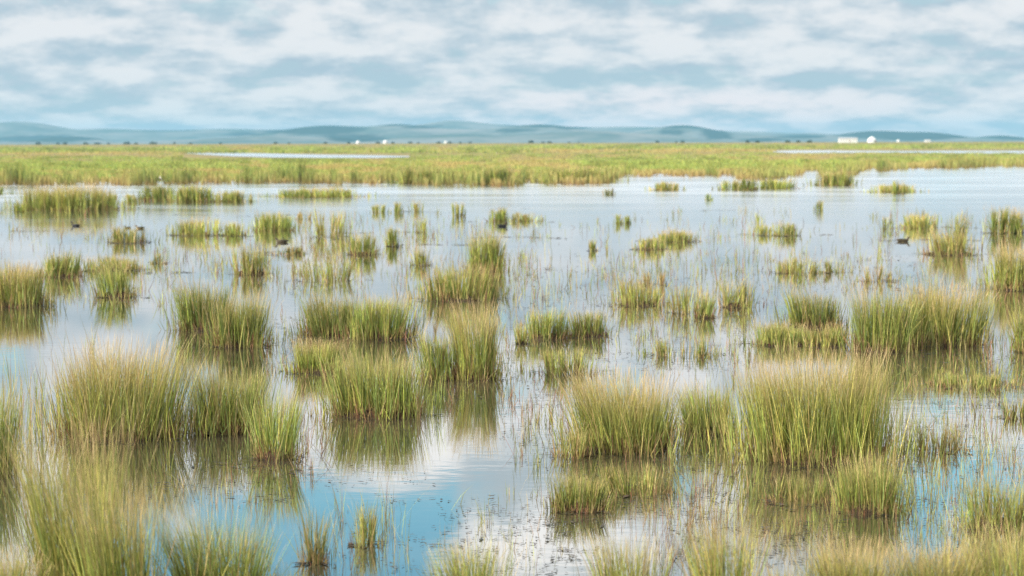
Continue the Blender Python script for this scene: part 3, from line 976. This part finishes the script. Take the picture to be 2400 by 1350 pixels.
def stems():
    bxy = [ground(a, b) for a, b in BIRDS]
    Vs, Qs, Ts, Cs, nv = [], [], [], [], 0
    for k, (x0, x1, y0, y1, n, h0, h1, s) in enumerate(SP):
        far_ = 1.0 if y1 < 800 else 0.0
        n, h0, h1 = int(n * (1.05 + 0.8 * far_) * (0.75 if s == 'R' else 1.0)), h0 * (1.0 + 0.2 * far_), h1 * (1.0 + 0.3 * far_)
        r = np.random.default_rng(1000 + k)
        nc = max(3, n // 11)
        ccx, ccy = r.uniform(x0, x1, nc), r.uniform(y0, y1, nc)
        wch = r.integers(0, nc, n)
        loose = r.random(n) < 0.3
        px = np.where(loose, r.uniform(x0, x1, n), ccx[wch] + r.normal(0, (x1 - x0) * 0.022, n))
        py = np.where(loose, r.uniform(y0, y1, n), ccy[wch] + r.normal(0, (y1 - y0) * 0.012, n))
        gx, gy = ground(px, py)
        hid = np.zeros(n, bool)                      # nothing grows where a bird has swum clear
        for (b0, b1) in bxy:
            hid |= (np.abs(gx * b1 / gy - b0) < 0.34) & (gy < b1 + 0.5) & (gy > b1 - 14)
        L = r.uniform(h0, h1, n) * (0.6 + 0.8 * r.random(n))
        ang = r.uniform(0, 6.283, n)
        ld = np.stack([np.cos(ang), np.sin(ang)], -1)
        L = np.where(hid, 0.02, L)
        w = np.maximum(0.004, gy / 1991.0 * 0.50) * r.uniform(0.6, 1.2, n)
        broken = r.random(n) < 0.12
        ln = np.where(broken, r.uniform(0.4, 0.9, n), np.abs(r.normal(0, 0.13, n)))
        V, Q, T, t, bi = ribbons(np.stack([gx, gy, np.full(n, -0.01)], -1), L, ld, ln, np.abs(r.normal(0, 0.12, n)), w, r, ts=(0, 0.5, 1.0), taper=(1, 0.85, 0.0))
        C = blade_colors(t, bi, n, s, r)
        rust = r.random(n) < (0.55 if s == 'R' else 0.22)
        bc = BROWNS[r.integers(0, len(BROWNS), n)]
        C = np.where(rust[bi][:, None], bc[bi] * 1.2, C)
        Vs.append(V); Qs.append(Q + nv); Ts.append(T + nv); Cs.append(C)
        nv += len(V)
    me = np_mesh('sparse_stems', np.concatenate(Vs), np.concatenate(Qs), np.concatenate(Ts), np.concatenate(Cs))
    tag(link('sparse_stems', me, M_BLADE), 'thin scattered sedge stems poking through the water', 'stems', kind='stuff')


stems()

# ------------------------------------------------------------------ floating leaves (uncountable)
FL = [  # x0,x1,y0,y1,count
 (1010, 1420, 1160, 1345, 800), (370, 700, 1070, 1190, 650), (1560, 2010, 1030, 1340, 2400), (2090, 2420, 960, 1340, 1700), (1180, 1330, 890, 1100, 500),
 (1380, 1920, 630, 870, 2600), (960, 1260, 680, 900, 1300), (780, 1000, 1100, 1340, 260), (620, 710, 740, 880, 400), (1340, 1720, 1060, 1210, 900), (2090, 2420, 820, 960, 900),
 (1180, 1480, 600, 720, 420), (1900, 2420, 590, 690, 700), (940, 1200, 915, 945, 160), (640, 800, 980, 1130, 150), (700, 1000, 1000, 1150, 60), (1200, 1330, 1180, 1330, 260), (380, 800, 640, 690, 180)]
LINES = [(1745, 1975, 552, 5), (2070, 2400, 534, 4), (1060, 1130, 519, 2), (1185, 1300, 519, 3), (830, 1060, 497, 4), (700, 1000, 545, 3), (0, 180, 541, 3), (380, 600, 553, 4), (2050, 2330, 563, 4), (40, 330, 486, 6),
         (640, 840, 560, 3), (640, 850, 465, 4), (1480, 1640, 566, 3), (560, 700, 592, 4), (1140, 1240, 490, 2), (1640, 1760, 494, 3), (980, 1110, 573, 3), (330, 720, 505, 2), (1100, 1330, 557, 3), (2160, 2310, 598, 4), (230, 350, 697, 3), (340, 460, 640, 3), (260, 360, 570, 2)]


def flecks():
    r = np.random.default_rng(4242)
    X, Y, S, E = [], [], [], []
    for (x0, x1, y0, y1, n) in FL:
        n = int(n * 0.62)
        nc = max(4, n // 16)
        cx, cyy = r.uniform(x0, x1, nc), r.uniform(y0, y1, nc)
        w = r.integers(0, nc, n)
        loose = r.random(n) < 0.35
        px = np.where(loose, r.uniform(x0, x1, n), cx[w] + r.normal(0, 22, n))
        py = np.where(loose, r.uniform(y0, y1, n), cyy[w] + r.normal(0, 6, n))
        gx, gy = ground(px, py)
        X.append(gx); Y.append(gy)
        S.append(np.exp(r.normal(-4.45, 0.42, n)) * np.maximum(0.85, gy / 26.0))
        E.append(r.uniform(0.9, 2.4, n))
    for (tx, ty, rx, ry) in TUS:
        if ty > 70:
            continue
        n = int(70 * rx + 20)
        a = r.uniform(0, 6.283, n)
        q_ = 1.0 + np.abs(r.normal(0, 0.28, n))
        X.append(tx + np.cos(a) * rx * q_); Y.append(ty + np.sin(a) * ry * q_)
        S.append(np.exp(r.normal(-4.2, 0.5, n)) * max(1.0, ty / 26.0)); E.append(np.full(n, 1.6))
    for (x0, x1, y, k) in LINES:
        n = int((x1 - x0) * 0.55)
        px = r.uniform(x0, x1, n)
        gx, gy = ground(px, y + r.normal(0, 0.7, n) + 1.5 * np.sin(px / 40.0))
        on = vnoise(px / 22.0, px * 0 + k, 3, 2) > 0.42
        X.append(gx[on]); Y.append(gy[on]); S.append(r.uniform(0.02, 0.055, on.sum())); E.append(np.full(on.sum(), 2.2))
    X, Y, S, E = (np.concatenate(v) for v in (X, Y, S, E))
    n = len(X)
    a = r.uniform(0, 6.283, n)
    prof = [(-1, 0), (-0.45, -0.45), (0.45, -0.42), (1, 0), (0.45, 0.45), (-0.45, 0.42)]
    curl = r.uniform(-0.25, 0.45, n) * S
    V = []
    for (u, v) in prof:
        lx, ly = u * S * E, v * S
        V.append(np.stack([X + lx * np.cos(a) * 1.1 - ly * np.sin(a), Y + lx * np.sin(a) + ly * np.cos(a), 0.006 + np.abs(u) * curl.clip(0) + 0.004 * r.random(n)], -1))
    V = np.stack(V, 1).reshape(-1, 3)
    o = (np.arange(n) * 6)[:, None]
    Q = np.concatenate([o + np.array([0, 1, 4, 5]), o + np.array([1, 2, 3, 4])])
    pal = np.array([(0.030, 0.028, 0.020), (0.050, 0.040, 0.026), (0.060, 0.055, 0.028), (0.085, 0.060, 0.045), (0.020, 0.022, 0.020)])
    C = np.repeat(pal[r.integers(0, len(pal), n)] * r.uniform(0.7, 1.3, (n, 1)), 6, axis=0)
    tag(link('pondweed', np_mesh('pondweed', V, Q, None, C), M_WEED), 'dark scattered pondweed leaves floating on the water', 'pondweed', kind='stuff')


flecks()


# ------------------------------------------------------------------ birds
def loft(rings, seg=14):
    """continuous tube: rings of (x, z, half width, half height)"""
    V, Q, T = [], [], []
    for (x, z, w, h, tl) in rings:
        for k in range(seg):
            a = 2 * math.pi * k / seg
            # the ring is tilted by tl in the x-z plane
            u = math.sin(a) * h
            V.append((x - u * math.sin(tl), w * math.cos(a), z + u * math.cos(tl)))
    n = len(rings)
    for i in range(n - 1):
        for k in range(seg):
            Q.append((i * seg + k, i * seg + (k + 1) % seg, (i + 1) * seg + (k + 1) % seg, (i + 1) * seg + k))
    a, b = len(V), len(V) + 1
    V.append((rings[0][0], 0, rings[0][1]))
    V.append((rings[-1][0], 0, rings[-1][1]))
    for k in range(seg):
        T.append((a, (k + 1) % seg, k))
        T.append((b, (n - 1) * seg + k, (n - 1) * seg + (k + 1) % seg))
    return V, Q, T


def swimmer(name, px, py, face, size, mats, neck, label, cat, heading=0.0):
    """a floating bird, bill towards +x before turning"""
    x, y = ground(px, py)
    root = empty(name, (x, y, 0))
    root.rotation_euler.z = (0 if face > 0 else math.pi) + heading
    root.scale = (size,) * 3
    hn = neck
    rings = [(-0.56, 0.16, 0.02, 0.015, 0), (-0.48, 0.13, 0.09, 0.05, 0), (-0.36, 0.09, 0.16, 0.10, 0), (-0.18, 0.07, 0.21, 0.14, 0), (0.02, 0.06, 0.22, 0.16, 0), (0.20, 0.07, 0.19, 0.15, 0.1),
             (0.31, 0.12, 0.13, 0.11, 0.6), (0.35, 0.20, 0.075, 0.075, 1.2), (0.36, 0.20 + hn * 0.5, 0.055, 0.055, 1.5), (0.37, 0.20 + hn, 0.06, 0.06, 1.3), (0.41, 0.25 + hn, 0.068, 0.07, 0.6), (0.46, 0.26 + hn, 0.06, 0.06, 0.1),
             (0.51, 0.25 + hn, 0.035, 0.035, 0.0), (0.53, 0.247 + hn, 0.015, 0.02, 0)]
    V, Q, T = loft(rings)
    link('body', np_mesh('body', V, Q, T), mats[0], root, smooth=True)
    V, Q, T = loft([(0.51, 0.247 + hn, 0.028, 0.028, 0), (0.57, 0.24 + hn, 0.024, 0.016, 0), (0.63, 0.232 + hn, 0.012, 0.006, 0)], 8)
    link('bill', np_mesh('bill', V, Q, T), mats[2], root, smooth=True)
    for s in (-1, 1):
        V, Q, T = loft([(-0.50, 0.15, 0.01, 0.01, 0), (-0.30, 0.14, 0.035, 0.07, 0), (-0.05, 0.125, 0.04, 0.095, 0), (0.14, 0.12, 0.03, 0.07, 0), (0.20, 0.12, 0.01, 0.02, 0)], 8)
        V = [(a, b + s * (0.175 if a > -0.4 else 0.07), c) for (a, b, c) in V]
        link('wing', np_mesh('wing', V, Q, T), mats[1], root, smooth=True)
    tag(root, label, cat)
    return root


M_BLACK = plain_mat('coot_black', (0.010, 0.010, 0.011), 0.5, 0.2)
M_WHITE = plain_mat('white_bill', (0.75, 0.72, 0.66), 0.4, 0.05)
M_BROWN = plain_mat('duck_brown', (0.085, 0.065, 0.035), 0.6, 0.35, 20)
M_BROWN2 = plain_mat('duck_wing', (0.055, 0.045, 0.026), 0.6, 0.35, 20)
M_GREY = plain_mat('grebe_grey', (0.035, 0.034, 0.036), 0.6, 0.25, 20)
M_OCHRE = plain_mat('ochre_bill', (0.35, 0.24, 0.06), 0.5, 0.1)
M_PALE = plain_mat('pale_plumage', (0.62, 0.58, 0.50), 0.7, 0.1, 15)
swimmer('coot', 1178, 531, 1, 0.38, (M_BLACK, M_BLACK, M_WHITE), 0.10, 'black coot swimming below a small green tuft', 'coot')
swimmer('grebe', 177, 530, -1, 0.36, (M_GREY, M_GREY, M_OCHRE), 0.20, 'dark grey bird with raised thin neck swimming at the left', 'bird')
swimmer('duck', 660, 568, -1, 0.42, (M_BROWN, M_BROWN2, M_OCHRE), 0.08, 'greenish brown duck swimming below the bright green islet', 'duck')
swimmer('duck', 299, 535, -1, 0.26, (M_BROWN, M_BROWN2, M_OCHRE), 0.06, 'smaller of two ducks behind the dark footed tuft', 'duck', 0.5)
swimmer('duck', 328, 536, -1, 0.34, (M_BROWN, M_BROWN2, M_OCHRE), 0.08, 'larger of two ducks behind the dark footed tuft', 'duck', 0.2)
swimmer('duck', 2117, 566, 1, 0.42, (M_BROWN, M_BROWN2, M_OCHRE), 0.06, 'brown duck swimming near the open tuft on the right', 'duck')


def wader(px, py):
    x, y = ground(px, py, 0.05)
    root = empty('wading_bird', (x, y, 0.05))
    root.rotation_euler.z = math.pi * 0.8
    s = 0.52
    root.scale = (s, s, s)
    rings = [(-0.34, 0.36, 0.02, 0.02, 0.5), (-0.26, 0.40, 0.07, 0.06, 0.6), (-0.12, 0.50, 0.13, 0.12, 0.7), (0.02, 0.62, 0.14, 0.13, 0.8), (0.10, 0.74, 0.10, 0.09, 1.1), (0.12, 0.84, 0.06, 0.06, 1.3),
             (0.14, 0.92, 0.065, 0.065, 0.9), (0.19, 0.95, 0.05, 0.055, 0.2), (0.24, 0.94, 0.02, 0.025, 0)]
    V, Q, T = loft(rings)
    link('body', np_mesh('body', V, Q, T), M_PALE, root, smooth=True)
    V, Q, T = loft([(0.23, 0.94, 0.02, 0.02, 0), (0.32, 0.93, 0.012, 0.01, 0), (0.38, 0.925, 0.004, 0.004, 0)], 6)
    link('bill', np_mesh('bill', V, Q, T), M_OCHRE, root, smooth=True)
    for sgn in (-1, 1):
        V, Q, T = loft([(-0.40, 0.30, 0.01, 0.02, 0.6), (-0.22, 0.42, 0.03, 0.09, 0.6), (0.0, 0.58, 0.03, 0.10, 0.7), (0.07, 0.66, 0.01, 0.03, 0.7)], 8)
        link('wing', np_mesh('wing', [(a, b + sgn * 0.11, c) for a, b, c in V], Q, T), M_BROWN, root, smooth=True)
        V, Q, T = loft([(-0.02, 0.0, 0.014, 0.014, 1.57), (-0.03, 0.2, 0.012, 0.012, 1.57), (-0.02, 0.42, 0.02, 0.02, 1.57)], 6)
        link('leg', np_mesh('leg', [(a, b + sgn * 0.05, c) for a, b, c in V], Q, T), M_OCHRE, root, smooth=True)
    tag(root, 'pale upright bird standing at the far reed shore on the left', 'bird')


wader(376, float(shore_y(np.array([376.0]))[0]) - 1.0)

# ------------------------------------------------------------------ camp on the horizon
M_FELT = plain_mat('white_felt', (0.80, 0.80, 0.78), 0.8, 0.04, 2)
M_BAND = plain_mat('blue_band', (0.35, 0.42, 0.50), 0.8, 0.1, 2)
M_DOOR = plain_mat('wood_door', (0.20, 0.10, 0.06), 0.7, 0.2, 3)
M_PLASTER = plain_mat('white_plaster', (0.78, 0.77, 0.74), 0.85, 0.05, 1)
M_ROOF = plain_mat('sheet_roof', (0.42, 0.42, 0.42), 0.6, 0.1, 1)
M_GLASS = plain_mat('window_glass', (0.10, 0.12, 0.14), 0.2, 0.1, 1, 0.5)


def box(cx, cyy, cz, sx, sy, sz):
    V = [(cx + a * sx / 2, cyy + b * sy / 2, cz + c * sz / 2) for a in (-1, 1) for b in (-1, 1) for c in (-1, 1)]
    Q = [(0, 1, 3, 2), (4, 6, 7, 5), (0, 4, 5, 1), (2, 3, 7, 6), (0, 2, 6, 4), (1, 5, 7, 3)]
    return V, Q


def lathe(prof, seg=28):
    V = [(r * math.cos(2 * math.pi * k / seg), r * math.sin(2 * math.pi * k / seg), z) for (r, z) in prof for k in range(seg)]
    Q = [(i * seg + k, i * seg + (k + 1) % seg, (i + 1) * seg + (k + 1) % seg, (i + 1) * seg + k) for i in range(len(prof) - 1) for k in range(seg)]
    return V, Q


def yurt(px, width_px, dist, label, hk=1.0):
    s = dist / FPX
    rad = width_px * s / 2
    z = float(land_z(np.array([dist]))[0])
    x = (px - 1200) / FPX * dist
    root = empty('yurt', (x, dist, z))
    wh = rad * 0.62 * hk
    V, Q = lathe([(rad, -0.2), (rad, wh)])
    wall = link('wall', np_mesh('wall', V, Q), M_FELT, root, smooth=True)
    V, Q = lathe([(rad * 1.004, wh * 0.78), (rad * 1.015, wh * 0.8), (rad * 1.015, wh * 0.88), (rad * 1.004, wh * 0.9)])
    link('rope_band', np_mesh('rope_band', V, Q), M_BAND, root)
    V, Q = lathe([(rad * 1.03, wh * 0.98), (rad * 0.92, wh + rad * 0.22), (rad * 0.6, wh + rad * 0.52), (rad * 0.25, wh + rad * 0.68), (rad * 0.02, wh + rad * 0.72)])
    roof = link('roof', np_mesh('roof', V, Q), M_FELT, root, smooth=True)
    V, Q = lathe([(rad * 0.24, wh + rad * 0.67), (rad * 0.24, wh + rad * 0.76), (rad * 0.02, wh + rad * 0.80)])
    link('crown_ring', np_mesh('crown_ring', V, Q), M_FELT, roof)
    V, Q = box(rad * 0.7, -rad * 0.72, wh * 0.40, rad * 0.34, rad * 0.12, wh * 0.8)
    link('door', np_mesh('door', V, Q), M_DOOR, root)
    tag(root, label, 'yurt')


yurt(2042, 20, 1520, 'large white yurt right of the long white house', 0.95)
yurt(841, 9, 3300, 'small white yurt on the horizon, left of its neighbour below the dark hill', 1.4)
yurt(905, 10, 3300, 'small white yurt on the horizon, right of its neighbour below the dark hill', 1.4)
yurt(1046, 7, 3900, 'faint small yurt on the horizon in the middle', 1.6)
yurt(2104, 7, 3900, 'faint small yurt right of the large white one', 1.4)


def house(px, dist, wpx, hpx, label, nwin):
    s = dist / FPX
    W, H = wpx * s, hpx * s
    z = float(land_z(np.array([dist]))[0])
    x = (px - 1200) / FPX * dist
    root = empty('long_house', (x, dist, z))
    D = 5.0
    V, Q = box(0, 0, H * 0.42, W, D, H * 0.86)
    wall = link('wall', np_mesh('wall', V, Q), M_PLASTER, root)
    e = W / 2 + 0.25
    hz_, rz = H * 0.86, H * 1.10
    V = [(-e, -D / 2 - 0.3, hz_), (e, -D / 2 - 0.3, hz_), (e, 0, rz), (-e, 0, rz), (-e, D / 2 + 0.3, hz_), (e, D / 2 + 0.3, hz_)]
    link('roof', np_mesh('roof', V, [(0, 1, 2, 3), (3, 2, 5, 4), (0, 4, 5, 1)], [(0, 3, 4), (1, 5, 2)]), M_ROOF, root)
    for k in range(nwin):
        wx = -W / 2 + W * (k + 0.5) / nwin
        if k == nwin // 2:
            V, Q = box(wx, -D / 2 - 0.03, H * 0.33, W / nwin * 0.26, 0.1, H * 0.60)
            link('door', np_mesh('door', V, Q), M_DOOR, root)
            continue
        V, Q = box(wx, -D / 2 - 0.02, H * 0.50, W / nwin * 0.20, 0.08, H * 0.22)
        wnd = link('window', np_mesh('window', V, Q), M_GLASS, root)
        V, Q = box(wx, -D / 2 - 0.05, H * 0.355, W / nwin * 0.28, 0.16, H * 0.03)
        link('sill', np_mesh('sill', V, Q), M_PLASTER, wnd)
    flat_faces(root)
    tag(root, label, 'house')


def flat_faces(root):
    for o in bpy.data.objects:
        if o.type == 'MESH' and (o.parent == root or (o.parent and o.parent.parent == root)):
            o.data.polygons.foreach_set('use_smooth', np.zeros(len(o.data.polygons), bool))


house(1986, 1500, 42, 10.5, 'long low white house on the far shore before dark hills', 6)
house(2172, 3300, 13, 5, 'faint low pale house far right on the horizon', 4)


def bush(px, dist, wpx, hpx, seed, label):
    r = np.random.default_rng(seed)
    s = dist / FPX
    W, H = wpx * s, hpx * s
    z = float(land_z(np.array([dist]))[0])
    root = empty('bush', ((px - 1200) / FPX * dist, dist, z))
    n = 90
    a, b = r.uniform(0, 6.283, n), r.uniform(0, 1, n) ** 0.5
    c = np.stack([np.cos(a) * b * W / 2, np.sin(a) * b * W / 2, H * (0.15 + 0.75 * r.random(n)) * (1 - 0.35 * b)], -1)
    sz = max(W, H) * 0.14
    V = (c[:, None, :] + r.normal(0, sz, (n, 4, 3))).reshape(-1, 3)
    o = (np.arange(n) * 4)[:, None]
    T = np.concatenate([o + np.array(k) for k in ((0, 1, 2), (0, 2, 3), (0, 3, 1), (1, 3, 2))])
    pal = np.array([(0.045, 0.07, 0.025), (0.03, 0.05, 0.02), (0.06, 0.08, 0.03)])
    link('crown', np_mesh('crown', V, None, T, np.repeat(pal[r.integers(0, 3, n)], 4, axis=0)), M_FAR, root)
    V, Q = lathe([(W * 0.05, -0.2), (W * 0.035, H * 0.4), (W * 0.01, H * 0.7)], 7)
    link('trunk', np_mesh('trunk', V, Q), M_DOOR, root)
    tag(root, label, 'bush', 'bushes along the far horizon')


BUSH = [(94, 10, 5), (140, 8, 4), (156, 9, 5), (205, 12, 3), (232, 12, 3), (258, 6, 4), (300, 14, 3), (322, 8, 3), (362, 14, 3), (412, 4, 6), (450, 8, 3), (520, 6, 3), (648, 8, 4), (680, 6, 3), (765, 8, 4), (820, 7, 4),
        (888, 9, 4), (922, 7, 4), (963, 9, 4), (982, 6, 3), (1030, 8, 4), (1056, 7, 4), (1080, 6, 3), (1103, 7, 4), (1245, 11, 6), (1274, 7, 4), (1289, 9, 4), (1334, 5, 3), (1357, 4, 4), (1541, 8, 5), (1585, 5, 4), (1600, 8, 5),
        (1752, 8, 5), (1775, 9, 4), (1845, 10, 5), (1870, 9, 4), (1896, 10, 4)]
for k, (px, w, h) in enumerate(BUSH):
    if px in (94, 1245):
        lb = 'darkest squat bush on the left horizon' if px == 94 else 'darkest squat bush on the horizon right of the middle'
    else:
        lb = 'tiny dark bush on the far horizon line below the hills'
    bush(px, 3600 if px < 1700 else 2600, w, h, 900 + k, lb)

# ------------------------------------------------------------------ haze
hz, g, out = new_mat('haze_air')
pv = g.n('ShaderNodeVolumePrincipled')
pv.inputs['Color'].default_value = (0.27, 0.555, 0.78, 1)
pv.inputs['Density'].default_value = 6.5e-5
pv.inputs['Anisotropy'].default_value = 0.0
hz.node_tree.links.new(pv.outputs[0], out.inputs['Volume'])
V, Q = box(0, 7100, 69, 16000, 14800, 140)
tag(link('haze', np_mesh('haze', V, Q), hz), 'thin bluish haze hanging over the whole marsh', 'haze', kind='stuff')
